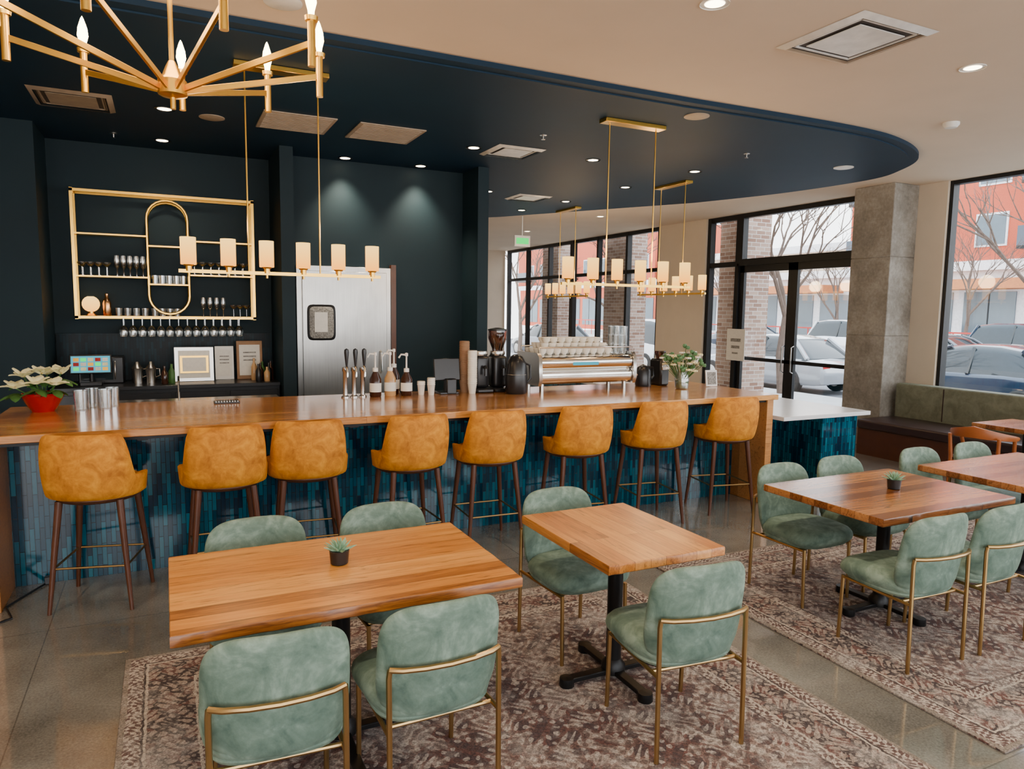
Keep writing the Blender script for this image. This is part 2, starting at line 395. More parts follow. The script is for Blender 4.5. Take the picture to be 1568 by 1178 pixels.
for i,(y0,y1,hy) in enumerate(((7.46,8.67,8.57),(8.67,9.88,8.77))):
    b=B(); x=WX+.1
    for ya,yb in ((y0,y0+.1),(y1-.1,y1)): b.b2(x-.03,x+.03,ya,yb,.005,2.68,'frameblk')
    for za,zb in ((.005,.26),(2.56,2.68),(1.0,1.06)): b.b2(x-.03,x+.03,y0,y1,za,zb,'frameblk')
    b.b2(x-.005,x+.005,y0+.1,y1-.1,.26,2.56,'glass')
    b.tube([(x-.04,hy,.85),(x-.09,hy,.87),(x-.09,hy,1.28),(x-.04,hy,1.3)],.012,'steel')
    b.obj("door_%d"%(i+1))
b=B(); x=WX+.1; b.b2(x-.08,x+.08,7.42,7.46,0,2.72,'frameblk'); b.b2(x-.08,x+.08,9.88,9.92,0,2.72,'frameblk'); b.b2(x-.08,x+.08,7.42,9.92,2.68,2.78,'frameblk'); b.obj("trim_1")
b=B()
for z0,z1 in ((0,1.55),(1.556,2.62),(2.626,ZC)): b.b2(8.80,9.30,6.50,7.12,z0,z1,'conc',.008)
b.b2(8.81,9.3,6.51,7.11,0,ZC,'conc')
b.obj("concrete_column")
# ================================================================= BAR
b=B()
b.b2(-1.05,5.25,4.95,6.32,1.02,1.07,'bartop',.004)
b.b2(-.93,5.14,5.42,6.15,0,1.0,'tile'); b.b2(-.93,5.14,5.38,6.15,1.0,1.02,'black')
b.b2(-1.03,-.93,4.98,6.18,0,1.02,'panelwood',.003); b.b2(5.14,5.22,4.98,6.18,0,1.02,'panelwood',.003)
b.b2(-.93,5.14,5.0,5.03,.995,1.02,'black')
for i in range(13):
    x=-.6+i*.45
    b.b2(x-.03,x+.03,5.04,5.10,.98,1.02,'black'); 
b.obj("bar_counter")
b=B()
b.b2(5.26,6.47,4.88,10.6,.82,.86,'quartz',.003)
b.b2(5.9,6.4,4.98,10.5,0,.82,'tile'); b.b2(5.26,5.9,5.55,10.5,0,.82,'tile')
b.obj("service_counter")
b=B()
b.b2(-1.04,1.14,8.25,8.96,.96,1.0,'darkcab',.003); b.b2(-1.04,1.14,8.3,8.96,0,.96,'darkcab')
for i in range(4): b.b2(-1.0+i*.54,-.5+i*.54,8.285,8.3,.08,.92,'blackpl',.003)
for i in range(4): b.cyl((-.6+i*.54,8.27,.7),(-.6+i*.54,8.27,.85),.008,'gold')
b.obj("back_bar_cabinet")
b=B(); b.b2(-1.05,1.15,8.965,8.995,1.005,1.52,'tiledark'); b.obj("backsplash_tile")
b=B(); b.b2(-.45,1.0,6.95,7.5,.9,.95,'steel',.004); b.b2(-.43,.98,6.97,7.48,.08,.9,'steel'); 
for x in (-.4,.95):
    for y in (7.0,7.45): b.cyl((x,y,0),(x,y,.08),.02,'steel')
b.tube([(0.1,7.42,.95),(0.1,7.42,1.12),(0.1,7.36,1.17),(0.1,7.28,1.13)],.01,'chrome'); b.obj("prep_counter")
# gold wall shelf
b=B(); yf,yb=8.72,8.93; r=.014
def fr(pts,closed=False,y=yf,r=r): b.tube([(p[0],y,p[1]) for p in pts],r,'gold',6,closed)
def hb(x0,x1,z):
    b.b2(x0,x1,yf-.01,yb,z-.008,z+.008,'gold')
for y in (yf,yb):
    for (x0,x1,z0,z1) in ((-.84,-.81,1.68,3.03),(.92,.95,1.68,3.03)): b.b2(x0,x1,y-.013,y+.013,z0,z1,'gold')
    for z in (3.01,1.70): b.b2(-.84,.95,y-.013,y+.013,z-.014,z+.014,'gold')
for x in (-.825,.935):
    for z in (3.01,1.70): b.b2(x-.012,x+.012,yf,9.0,z-.012,z+.012,'gold')
cx=.06;R_=.20
for y in (yf,yb):
    pts=[(cx+R_*math.cos(a*pi/12),2.76+R_*math.sin(a*pi/12)) for a in range(13)]+[(cx-R_*math.cos(a*pi/12),1.94-R_*math.sin(a*pi/12)) for a in range(13)]
    fr(pts,True,y)
hb(-.83,-.14,2.57); hb(-.83,-.14,2.13); hb(.26,.94,2.54); hb(.26,.94,2.17); hb(-.14,.26,2.47); hb(-.14,.26,2.06); hb(-.83,.94,1.70)
b.obj("gold_bar_shelf")
def glass_up(b,x,y,z,kind):
    if kind=='flute': b.lathe([(.028,0),(.028,.003),(.004,.006),(.004,.08),(.022,.10),(.026,.16),(.022,.22)],(x,y,z),'drink',10,False)
    elif kind=='coupe': b.lathe([(.032,0),(.032,.003),(.004,.006),(.004,.09),(.02,.10),(.045,.125),(.047,.14)],(x,y,z),'drink',10,False)
    elif kind=='rocks': b.lathe([(.0,.004),(.034,.004),(.034,0),(.038,.09),(.035,.09),(.031,.01)],(x,y,z),'drink',10,False)
    elif kind=='hang': b.lathe([(.036,0),(.036,-.004),(.006,-.008),(.005,-.08),(.032,-.10),(.042,-.14),(.034,-.20)],(x,y,z),'drink',10,False)
b=B()
for i in range(4):
    for y in (8.77,8.87): glass_up(b,-.76+i*.075,y,2.139,'coupe')
for i in range(5):
    for y in (8.78,8.87): glass_up(b,-.44+i*.062,y,2.139,'flute')
for i in range(5):
    for y in (8.77,8.87): glass_up(b,-.08+i*.07,y,2.069,'rocks'); 
for i in range(4): glass_up(b,-.09+i*.075,8.8,1.709,'rocks')
for i in range(7):
    for y in (8.77,8.88): glass_up(b,.32+i*.085,y,2.179,'coupe')
for i in range(4): glass_up(b,.40+i*.07,8.82,1.709,'flute')
for i in range(3): glass_up(b,.72+i*.07,8.82,1.709,'coupe')
for i in range(4): glass_up(b,-.44+i*.085,8.82,1.709,'rocks')
for i in range(14):
    for y in (8.74,8.84,8.91): glass_up(b,-.40+i*.09,y,1.692,'hang')
b.obj("bar_glassware")
b=B(); b.lathe([(.05,0),(.055,.01),(.03,.03),(.03,.05)],(-.70,8.82,1.709),'gold'); b.sphere((-.70,8.82,1.709+.13),.085,M['shade'],16); b.obj("globe_lamp")
b=B(); b.lathe([(.03,0),(.04,.02),(.042,.14),(.03,.18),(.018,.2),(.018,.24),(0.001,.25)],(-.55,8.82,1.709),'book'); b.obj("cocktail_shaker")
b=B(); b.b2(1.38,2.50,8.54,8.598,0,2.32,'doorsteel',.003); b.b2(1.44,2.44,8.51,8.54,.02,2.26,'doorsteel',.004)
b.pillow(.165,.21,.012,7,lambda x,y,z:(1.655+x,8.505-z,1.66+y),'black',4,32)
b.pillow(.14,.185,.012,7,lambda x,y,z:(1.655+x,8.497-z,1.66+y),'print',4,32); b.b2(1.57,1.72,8.478,8.482,1.55,1.78,'paper')
b.tube([(2.36,8.51,1.05),(2.36,8.46,1.07),(2.36,8.46,1.3),(2.36,8.51,1.32)],.012,'chrome'); b.b2(1.44,2.44,8.503,8.51,.02,.3,'steel')
b.b2(2.50,2.56,8.52,8.598,0,2.36,'legwood'); b.obj("door_3")
# ---------------- items on bar
ZT=1.07
def poinsettia(loc):
    b=B(); b.lathe([(.07,0),(.075,.01),(.10,.05),(.135,.12),(.13,.135),(.115,.12),(.02,.10)],(0,0,0),'red',24)
    def pet(c,az,el,L,w,mat):
        d=Vector((math.cos(az)*math.cos(el),math.sin(az)*math.cos(el),math.sin(el))); s_=Vector((-math.sin(az),math.cos(az),0)); up=d.cross(s_)*-1
        vs=[];N=6
        for i in range(N+1):
            t=i/N; ww=w*math.sin(pi*min(1,t*.92+.06))**.8*(1 if t<.99 else .02); p=Vector(c)+d*L*t+Vector((0,0,-.35*L*t*t))
            vs+= [p-s_*ww+up*.006,p-up*.004,p+s_*ww+up*.006]
        fs=[]
        for i in range(N): a=i*3; fs+=[(a,a+1,a+4,a+3),(a+1,a+2,a+5,a+4)]
        b.add(vs,fs,mat)
    rd=random.Random(3)
    for (cx,cy,cz) in ((0,0,.27),(-.11,.02,.25),(.12,-.03,.27),(.02,.10,.26),(-.02,-.11,.21),(.09,-.11,.20),(-.15,-.07,.18)):
        b.tube([(cx*.3,cy*.3,.1),(cx,cy,cz)],.005,'leaf',6)
        for k in range(7): pet((cx,cy,cz),k*2*pi/7+rd.random()*.5,.45+rd.random()*.6,.10+rd.random()*.03,.034,'petal')
        for k in range(4): pet((cx,cy,cz-.04),k*2*pi/4+rd.random(),-.1,.10,.032,'leaf')
        b.sphere((cx,cy,cz+.008),.01,'gold',6)
    b.obj("potted_poinsettia",loc)
poinsettia((-.80,6.0,ZT))
def tumbler(loc):
    b=B(); b.lathe([(0.001,.008),(.040,.008),(.040,0),(.048,.15),(.045,.15),(.038,.012)],(0,0,0),'drink',16,False); b.obj("drinking_glass",loc)
for x,y in ((-.56,5.92),(-.50,6.04),(-.41,5.95),(-.37,6.07)): tumbler((x,y,ZT))
b=B(); b.b2(.33,.52,6.0,6.14,ZT,ZT+.012,'blackpl',.003)
for i in range(9): b.b2(.34+i*.02,.348+i*.02,6.01,6.13,ZT+.012,ZT+.018,'steel')
b.obj("bar_mat")
b=B()
for dx in (-.075,0,.075):
    b.lathe([(.035,0),(.035,.01),(.02,.02),(.02,.22),(.026,.23),(.026,.26),(.001,.265)],(1.45+dx,6.08,ZT),'steel',14)
    b.cyl((1.45+dx,6.08,ZT+.235),(1.45+dx,6.00,ZT+.235),.011,'chrome'); b.tube([(1.45+dx,6.0,ZT+.18),(1.45+dx,6.0,ZT+.25),(1.45+dx,6.02,ZT+.27)],.010,'chrome')
    b.lathe([(.008,0),(.012,.03),(.021,.12),(.018,.145),(.001,.155)],(1.45+dx,6.02,ZT+.27),'blackpl',10)
b.obj("beer_tap_tower")
def pump(loc,liq,h=.2,k=1.15):
    b=B(); b.lathe([(.04*k,0),(.044*k,.01),(.044*k,h*.7),(.02,h),(.02,h+.02)],(0,0,0),liq,16)
    b.lathe([(.044*k*1.02,h*.2),(.044*k*1.02,h*.55)],(0,0,0),'paper',16,False)
    b.lathe([(.024,h),(.024,h+.03),(.008,h+.035),(.007,h+.14),(.014,h+.14),(.014,h+.165),(.001,h+.17)],(0,0,0),'white',12)
    b.tube([(0,0,h+.15),(-.05,0,h+.155),(-.07,0,h+.125)],.008,'white'); b.obj("syrup_pump_bottle",loc)
pump((1.63,6.05,ZT),'liquid',.22); pump((1.77,6.08,ZT),'liquid2',.22); pump((1.91,6.05,ZT),'liquid',.21); pump((1.84,6.2,ZT),'liquid',.24)
def cupstack(loc,n,r,mat):
    b=B(); prof=[(r*.72,0)]
    prof.append((r,.09))
    for i in range(n): prof+=[(r*1.06,.092+i*.016),(r*1.06,.098+i*.016),(r*.97,.10+i*.016),(r*.99,.107+i*.016)]
    b.lathe(prof,(0,0,0),mat,18); b.obj("stacked_paper_cups",loc)
cupstack((2.49,6.12,ZT),24,.046,'kraft'); cupstack((2.52,6.0,ZT),19,.043,'ceramic'); cupstack((2.05,6.06,ZT),2,.035,'ceramic'); cupstack((2.13,6.02,ZT),4,.035,'ceramic')
b=B(); b.box((2.3,6.08,ZT+.22),(.25,.02,.2),'blackpl',.006,R=Matrix.Rotation(-.15,4,'X')); b.cyl((2.3,6.1,ZT+.02),(2.3,6.1,ZT+.16),.02,'blackpl'); b.box((2.3,6.08,ZT+.01),(.18,.16,.02),'blackpl',.004)
b.box((2.32,6.03,ZT+.07),(.1,.07,.14),'blackpl',.01); b.obj("pos_terminal")
def grinder(loc,hop=True):
    b=B(); b.box((0,0,.02),(.17,.24,.04),'blackpl',.012); b.box((0,.03,.19),(.14,.17,.3),'blackpl',.03,seg=3,smooth=True)
    b.lathe([(.07,.34),(.075,.36),(.07,.38)],(0,.03,0),'steel'); b.tube([(0,-.09,.24),(0,-.12,.22),(0,-.12,.16)],.02,'blackpl')
    if hop:
        b.lathe([(.05,.38),(.05,.40),(.09,.50),(.09,.57)],(0,.03,0),'hopper',20,False); b.lathe([(.05,.40),(.07,.45),(.001,.46)],(0,.03,0),'liquid',16); b.lathe([(.093,.57),(.093,.585),(.02,.60),(.001,.6)],(0,.03,0),'blackpl')
    b.obj("coffee_grinder",loc)
grinder((2.83,6.1,ZT)); grinder((2.65,6.1,ZT),False)
b=B(); b.lathe([(.09,0),(.10,.02),(.105,.15),(.09,.28),(.06,.34),(.03,.36),(.001,.365)],(2.90,5.86,ZT),'blackpl',24); b.tube([(2.98,5.85,ZT+.28),(3.03,5.84,ZT+.26),(3.04,5.84,ZT+.14),(2.99,5.85,ZT+.08)],.011,'blackpl'); b.lathe([(.094,.2),(.102,.18)],(2.90,5.86,ZT),'steel',24,False); b.obj("coffee_brewer")
# espresso machine
b=B(); x0,x1=3.12,4.22; Y0=.10
prof=[(5.80,.07),(5.755,.09),(5.74,.13),(5.745,.17),(5.785,.195),(5.77,.215),(5.745,.24),(5.74,.29),(5.755,.32),(5.80,.345),(6.16,.345),(6.16,.07)]
def extr(x0,x1,pr,mat): b.rings([[(x0,y+Y0,ZT+z) for y,z in pr],[(x1,y+Y0,ZT+z) for y,z in pr]],mat)
extr(x0+.04,x1-.04,prof,'chrome')
for xa,xb in ((x0,x0+.035),(x1-.035,x1)):
    pr=[(5.74,.06),(5.715,.12),(5.73,.33),(5.77,.37),(6.18,.37),(6.18,.06)]; extr(xa,xb,pr,'steel')
for x in (x0+.08,x1-.08):
    for y in (5.82,6.1): b.cyl((x,y+Y0,ZT),(x,y+Y0,ZT+.08),.022,'steel')
for y in (5.77,6.14): b.tube([(x0+.02,y+Y0,ZT+.36),(x0+.02,y+Y0,ZT+.42),(x1-.02,y+Y0,ZT+.42),(x1-.02,y+Y0,ZT+.36)],.007,'chrome')
b.b2(3.50,3.78,5.735+Y0,5.741+Y0,ZT+.25,ZT+.28,'tablet')
b.obj("espresso_machine")
b=B(); rr=random.Random(2)
for lay in range(3):
    for i in range(10-lay):
        for j in range(4-lay):
            x=3.20+lay*.045+i*.082+rr.uniform(-.006,.006); y=5.93+lay*.04+j*.085; z=ZT+.348+lay*.052
            b.lathe([(.02,0),(.022,.006),(.038,.03),(.042,.058),(.038,.058),(.02,.012),(.001,.01)],(x,y,z),'ceramic',12,False)
            b.tube([(x+.038,y,z+.045),(x+.056,y,z+.04),(x+.054,y,z+.022),(x+.034,y,z+.02)],.004,'ceramic',5)
b.obj("stacked_coffee_cups")
b=B()
for lay in range(3):
    for i in range(2):
        for j in range(2): glass_up(b,4.07+i*.08,5.96+j*.1,ZT+.348+lay*.092,'rocks')
b.obj("stacked_glasses")
b=B(); b.lathe([(.08,0),(.085,.02),(.08,.16),(.06,.2),(.02,.22),(.001,.23)],(0,0,0),'blackpl',18); b.tube([(.08,0,.05),(.13,0,.1),(.12,0,.19),(.06,0,.2)],.01,'blackpl'); b.tube([(-.08,0,.12),(-.13,0,.17)],[.02,.012],'steel'); b.obj("coffee_kettle",(4.45,6.02,ZT))
b=B(); b.box((0,0,.14),(.12,.2,.28),'blackpl',.02); b.box((0,-.09,.2),(.09,.03,.07),'steel',.006); b.lathe([(.04,.28),(.06,.34),(.06,.36)],(0,0,0),'hopper'); b.obj("coffee_dispenser",(4.68,6.05,ZT))
def flowers(loc):
    b=B(); rd=random.Random(5)
    b.lathe([(.05,.0),(.065,.01),(.075,.10),(.055,.17),(.06,.19)],(0,0,0),'drink',18,False); b.lathe([(.001,.006),(.06,.01),(.068,.09),(.001,.091)],(0,0,0),'leaf',14)
    for k in range(60):
        a=rd.random()*2*pi; rr=rd.random()**.6*.21; h=.29+rd.random()*.15-rr*.5; p=(rr*math.cos(a),rr*math.sin(a),h)
        b.tube([(p[0]*.15,p[1]*.15,.08),(p[0]*.6,p[1]*.6,h*.7),p],.003,'leaf',5)
        if k%3: 
            m='petalw' if k%2 else 'petal'
            for q in range(5): b.sphere((p[0]+.018*math.cos(q*1.257),p[1]+.018*math.sin(q*1.257),p[2]),.017,m,6,(1,1,.7))
            b.sphere((p[0],p[1],p[2]+.006),.009,'gold',6)
        else:
            for q in range(3): b.sphere((p[0]+.02*math.cos(q*2.1+a),p[1]+.02*math.sin(q*2.1+a),p[2]+.01*q),.026,'leaf',6,(1,.5,.9))
    b.obj("flower_vase",loc)
flowers((4.66,5.66,ZT))
b=B(); b.box((0,0,.085),(.15,.015,.17),'white',.003,R=Matrix.Rotation(-.12,4,'X')); b.box((0,-.011,.085),(.11,.004,.13),'print',R=Matrix.Rotation(-.12,4,'X')); b.box((0,.04,.05),(.02,.06,.1),'white'); b.obj("tabletop_sign",(5.12,5.75,ZT+.002))
b=B(); b.b2(9.28,9.29,9.60,10.05,.98,1.55,'paper'); b.b2(9.276,9.28,9.7,9.95,1.32,1.38,'print'); b.b2(9.276,9.28,9.72,9.93,1.2,1.25,'print'); b.b2(9.276,9.28,9.76,9.9,1.1,1.13,'print'); b.b2(9.29,9.345,9.8,9.86,1.4,1.5,'paper'); b.obj("pickup_sign")
def framed(loc,w,h,mat1,mat2,name):
    b=B(); R=Matrix.Rotation(-.08,4,'X'); b.box((0,0,h/2),(w,.02,h),mat1,.003,R=R); b.box((0,-.012,h/2),(w*.8,.004,h*.8),'paper',R=R)
    if mat2=='box': b.box((0,-.02,h/2),(w*.72,.012,h*.5),'gold',R=R); b.box((0,-.028,h/2),(w*.6,.004,h*.4),'paper',R=R)
    else:
        for i in range(5): b.box((0,-.015,h*(.3+.1*i)),(w*.5,.002,h*.03),'print',R=R)
    b.box((0,.05,h*.3),(.02,.1,.02),mat1); b.obj(name,loc)
framed((.28,8.62,1.0),.40,.38,'steel','box','framed_notice'); framed((.60,8.75,1.0),.2,.38,'white','paper','framed_notice'); framed((.87,8.72,1.0),.28,.44,'kraft','paper','framed_menu')
b=B(); b.box((0,0,.02),(.2,.16,.04),'blackpl',.006); b.cyl((0,.02,.04),(0,.02,.15),.02,'blackpl'); b.box((0,-.01,.22),(.38,.02,.2),'blackpl',.006,R=Matrix.Rotation(-.2,4,'X')); b.box((0,-.024,.22),(.35,.002,.17),'tablet',R=Matrix.Rotation(-.2,4,'X'))
RX=Matrix.Rotation(-.2,4,'X')
for i in range(5):
    for j in range(3):
        p=RX@Vector((-.13+i*.065,-.0135,-.05+j*.048)); b.box((p.x,p.y-.012,p.z+.22),(.05,.002,.036),['exit','petal','red','paper','gold'][(i+j*2)%5],R=RX)
b.obj("register_screen",(-.70,8.5,1.0))
b=B(); b.lathe([(.05,0),(.05,.12),(.06,.16),(.03,.2),(.02,.23)],(0,0,0),'steel',14); b.tube([(.05,0,.06),(.09,0,.08),(.08,0,.15),(.05,0,.15)],.007,'steel'); me=b.mesh("carafe")
for x in (-.28,-.15): place(me,"steel_carafe",(x,8.6,1.0))
rd=random.Random(11)
b=B()
for i in range(9):
    h=.14+rd.random()*.12; b.lathe([(.03,0),(.033,.01),(.033,h*.6),(.012,h*.8),(.012,h),(.001,h)],(-.02+i*.07 if i<2 else .9+(i-2)*.03,8.40+(i%3)*.08,1.0),['liquid','leaf','liquid2','blackpl'][i%4],10)
b.obj("liquor_bottles")
b=B(); b.box((0,0,.14),(.42,.30,.28),'blackpl',.01); b.box((-.04,-.152,.14),(.3,.005,.2),'carglass'); b.tube([(.13,-.16,.05),(.13,-.18,.07),(.13,-.18,.21),(.13,-.16,.23)],.007,'steel'); b.obj("microwave_oven",(-.62,8.79,1.0))
b=B(); b.tube([(-.75,5.40,.01),(-.8,5.3,.008),(-.92,5.05,.008),(-.86,4.85,.008),(-1.02,4.72,.008),(-1.3,4.6,.008)],.007,'blackpl',6); b.box((-.74,5.39,.03),(.05,.04,.05),'blackpl',.004); b.obj("power_cord")
# ================================================================= STOOLS
def stool_mesh():
    b=B(); sp=.165; fp=.225
    for sx in (-1,1):
        for sy in (-1,1):
            b.tube([(sx*sp,sy*sp,.67),(sx*(sp+fp)/2,sy*(sp+fp)/2,.34),(sx*fp,sy*fp,0)],[.022,.018,.012],'legwood',10)
    z=.27; q=sp+(fp-sp)*(1-z/.67)
    for p,r in (((-q,-q),(q,-q)),((q,-q),(q,q)),((q,q),(-q,q)),((-q,q),(-q,-q))): b.cyl((p[0],p[1],z),(r[0],r[1],z),.007,'bronze',seg=8)
    b.lathe([(.001,.655),(.215,.655),(.238,.67),(.245,.68),(.24,.695),(.001,.695)],(0,0,0),'legwood',36)
    b.pillow(.235,.235,.055,2.6,lambda x,y,z:(x,y+.015,.735+z),'mustard',6,40)
    R=.262
    def xf(x,v,z):
        phi=x/R; a=abs(phi)
        t=min(1,max(0,(a-.76)/.34)); t=t*t*(3-2*t)
        h=.40-.27*t-.03*max(0,a-1.35)
        rad=R*(.92+.09*v*(1-.5*t))+.02*math.sin(pi*v)*(1-t)+z
        sq=1+.07*(math.sin(2*phi)**2)
        return (math.sin(phi)*rad*sq,-math.cos(phi)*rad*sq-.02*v*(1-t),.685+v*h)
    b.slab(R*1.85,.028,xf,'mustard',72,12,9)
    return b.mesh("bar_stool")
sm=stool_mesh()
for i,(x,y,rz) in enumerate(((-.40,5.00,-.24),(.32,5.02,.02),(.87,5.06,-.10),(1.60,5.04,.04),(2.24,5.03,-.05),(3.04,5.03,-.12),(3.82,5.04,-.14),(4.66,5.06,-.20))):
    place(sm,"bar_stool",(x,y,0),rz)
# ================================================================= CHAIRS
def chair_mesh():
    b=B()
    b.pillow(.243,.235,.055,3.6,lambda x,y,z:(x*(1+.06*y/.235),y+.015,.43+z-.012*(y/.235)**2),'green',7,48,7)
    b.pillow(.225,.22,.03,3.6,lambda x,y,z:(x,y+.01,.385+z),'green',5,40,6)
    def xf(x,y,z):
        v=(y/.215+1)/2
        w=.97+.05*v-.06*v*v
        bend=1.0*x*x*(1.3-.4*v)
        return (x*w,-.205-.05*v+bend-z*(1.0-.25*v),.385+v*.43)
    b.pillow(.238,.215,.036,4.2,xf,'green',8,64,8)
    for sx in (-1,1):
        b.tube([(sx*.208,-.245,0),(sx*.208,-.235,.57),(sx*.205,-.238,.60)],.0105,'bronze',8)
        b.tube([(sx*.20,.20,0),(sx*.20,.19,.37)],.0105,'bronze',8)
        b.tube([(sx*.208,-.238,.36),(sx*.20,.19,.36)],.009,'bronze',8)
    b.tube([(-.205,-.238,.60),(-.165,-.264,.602),(-.09,-.283,.603),(0,-.29,.603),(.09,-.283,.603),(.165,-.264,.602),(.205,-.238,.60)],.0105,'bronze',8)
    for y in (-.18,.15): b.tube([(-.203,y,.36),(.203,y,.36)],.009,'bronze',8)
    return b.mesh("dining_chair")
cm=chair_mesh()
RH=.012
for x,y,rz in ((.30,2.47,-.06),(.85,2.49,.02),(.36,3.30,pi),(.99,3.31,pi+.05),(1.98,3.24,pi+.04),(1.97,2.40,-.10),
               (3.72,3.24,pi),(4.30,3.26,pi),(3.58,2.46,-.05),(4.12,2.44,.0),(5.16,3.25,pi),(5.80,3.24,pi),(5.2,2.46,0),(5.85,2.45,0)):
    place(cm,"dining_chair",(x,y,RH+.001),rz)
# tables
def table(x0,x1,y0,y1,mat,loc,name="dining_table",rr=.27,seed=1):
    b=B(); w=x1-x0; d=y1-y0; rd=random.Random(seed)
    pts=[]; N=36
    for i in range(N+1): pts.append((-w/2+w*i/N,-d/2+(rd.uniform(-.0025,.0025) if 0<i<N else 0)))
    for i in range(1,N//2): pts.append((w/2+rd.uniform(-.0015,.0015),-d/2+d*i/(N//2)))
    for i in range(N+1): pts.append((w/2-w*i/N,d/2+(rd.uniform(-.0025,.0025) if 0<i<N else 0)))
    ch=[(x*(1-.008),y*(1-.012)) for x,y in pts]
    rs=[[(x,y,.706) for x,y in ch],[(x,y,.711) for x,y in pts],[(x,y,.745) for x,y in pts],[(x*(1-.003/w*2),y*(1-.003/d*2),.75) for x,y in pts]]
    b.rings(rs,mat,smooth=False)
    b.cyl((0,0,.03),(0,0,.70),.038,'black',seg=20); b.lathe([(.06,.0),(.06,.04),(.038,.07)],(0,0,.02),'black',20)
    b.box((0,0,.70),(.36,.36,.012),'black')
    for k in range(4):
        a=k*pi/2; L=rr
        c=Vector((math.cos(a),math.sin(a),0))*L/2
        b.box((c.x,c.y,.03),(L,.05,.025),'black',.004,rz=a); e=Vector((math.cos(a),math.sin(a),0))*L
        b.lathe([(.035,0),(.038,.006),(.035,.042),(.001,.045)],(e.x,e.y,0),'black',14)
    return b.obj(name,loc)
T0=RH+.001
table(-.02,1.27,2.48,3.30,'tabletop',(.625,2.89,T0),rr=.36)
table(1.66,2.30,2.44,3.26,'tabletopY',(1.98,2.85,T0),seed=2)
table(3.38,4.56,2.43,3.27,'walnut',(3.97,2.85,T0),seed=3)
table(4.88,6.1,2.43,3.27,'walnut',(5.49,2.85,T0),seed=4)
table(0,.7,0,.7,'walnut',(7.8,4.1,0),seed=5) ; table(0,.7,0,.7,'walnut',(7.8,2.6,0),seed=6)
def succulent(loc):
    b=B(); b.lathe([(.03,0),(.037,.005),(.042,.06),(.036,.062),(.034,.05),(.001,.05)],(0,0,0),'blackpl',16)
    for k in range(30):
        a=k*2.4; el=.15+1.2*k/30; L=.075-.001*k
        d=Vector((math.cos(a)*math.cos(el),math.sin(a)*math.cos(el),math.sin(el))); p=Vector((0,0,.055))
        b.tube([p,p+d*L*.5,p+d*L+Vector((0,0,.006))],[.006,.006,.001],'succ',6)
    b.obj("potted_succulent",loc)
succulent((.63,2.93,.75+T0)); succulent((4.05,2.86,.75+T0)); 
def rug(name,x0,x1,y0,y1):
    hx,hy=(x1-x0)/2,(y1-y0)/2; b=B(); b.box((0,0,RH/2),(2*hx,2*hy,RH),rugm(name+"_pattern",hx,hy),.003); return b.obj("area_rug",((x0+x1)/2,(y0+y1)/2,0))
rug("rug_a",-.24,2.76,.0,4.02); rug("rug_b",3.13,6.9,1.62,4.02)
def wchair(loc,rz):
    b=B()
    for sx in (-1,1):
        b.tube([(sx*.22,.2,0),(sx*.21,.19,.45),(sx*.235,.1,.66)],[.013,.02,.017],'chairwood',10)
        b.tube([(sx*.2,-.24,0),(sx*.2,-.2,.45),(sx*.21,-.23,.70)],[.013,.02,.017],'chairwood',10)
    b.pillow(.24,.23,.03,4,lambda x,y,z:(x,y,.455+z),'maroon'); b.box((0,0,.42),(.42,.40,.05),'chairwood',.01)
    R=.27; rs=[]
    for i in range(17):
        a=-1.75+3.5*i/16; t=abs(a)/1.75; hh=.055*(1-t*.7); zc=.74-.06*t
        c=Vector((math.sin(a)*R,-math.cos(a)*R+.02,0)); n=Vector((math.sin(a),-math.cos(a),0))
        rs.append([c+n*.014+Vector((0,0,zc-hh)),c+n*.022+Vector((0,0,zc)),c+n*.014+Vector((0,0,zc+hh)),c-n*.014+Vector((0,0,zc+hh)),c-n*.008+Vector((0,0,zc)),c-n*.014+Vector((0,0,zc-hh))])
    b.rings(rs,'chairwood'); b.obj("wooden_armchair",loc,rz)
wchair((7.15,4.15,0),-pi/2+.2)
# banquette
b=B(); y0,y1=-1.5,6.40
b.b2(8.25,9.05,y0,y1,0,.36,'legwood'); b.box((8.58,(y0+y1)/2,.41),(.74,y1-y0,.12),'maroon',.03,seg=3)
b.box((9.05,(y0+y1)/2,.64),(.2,y1-y0,.56),'olive',.03,seg=3); b.b2(8.98,9.14,y0,y1,0,.4,'legwood')
for k in range(7): b.b2(8.945,8.95,y0+1.12*k+.5,y0+1.12*k+.51,.48,.9,'maroon')
b.obj("banquette")
# ================================================================= PENDANTS
def linear_pendant(loc,rz):
    b=B(); L=1.31; zt=ZN-loc[2]
    b.b2(-.72,.72,-.012,.012,-.012,.012,'gold'); 
    for sx in (-.255,.255): b.cyl((sx,0,0),(sx,0,zt-.02),.006,'gold',seg=8)
    b.box((0,0,zt-.018),(.66,.12,.035),'gold',.004)
    for i in range(6):
        x=-L/2+L*i/5; b.cyl((x,0,.0),(x,0,.04),.022,'gold'); b.lathe([(.03,.035),(.035,.045)],(x,0,0),'gold')
        b.cyl((x,0,-.035),(x,0,0),.009,'gold')
    o=b.obj("linear_pendant_light",loc,rz)
    s=B()
    for i in range(6):
        x=-L/2+L*i/5; s.lathe([(.05,.045),(.052,.05),(.052,.235),(.047,.235),(.047,.06),(.001,.058)],(x,0,0),'shade',20,False)
    so=s.obj("glass_shades"); so.parent=o
    for i in (1,4):
        l=bpy.data.lights.new("pendant_bulb","POINT"); l.energy=16; l.color=(1,.68,.36); l.shadow_soft_size=.12; lo=bpy.data.objects.new("pendant_bulb",l); COL.objects.link(lo); lo.parent=o; lo.location=(-L/2+L*i/5,0,.34)
linear_pendant((.82,5.55,2.08),0); linear_pendant((3.90,5.55,2.08),0); linear_pendant((6.2,7.86,2.08),pi/2); linear_pendant((6.2,10.64,2.08),pi/2)
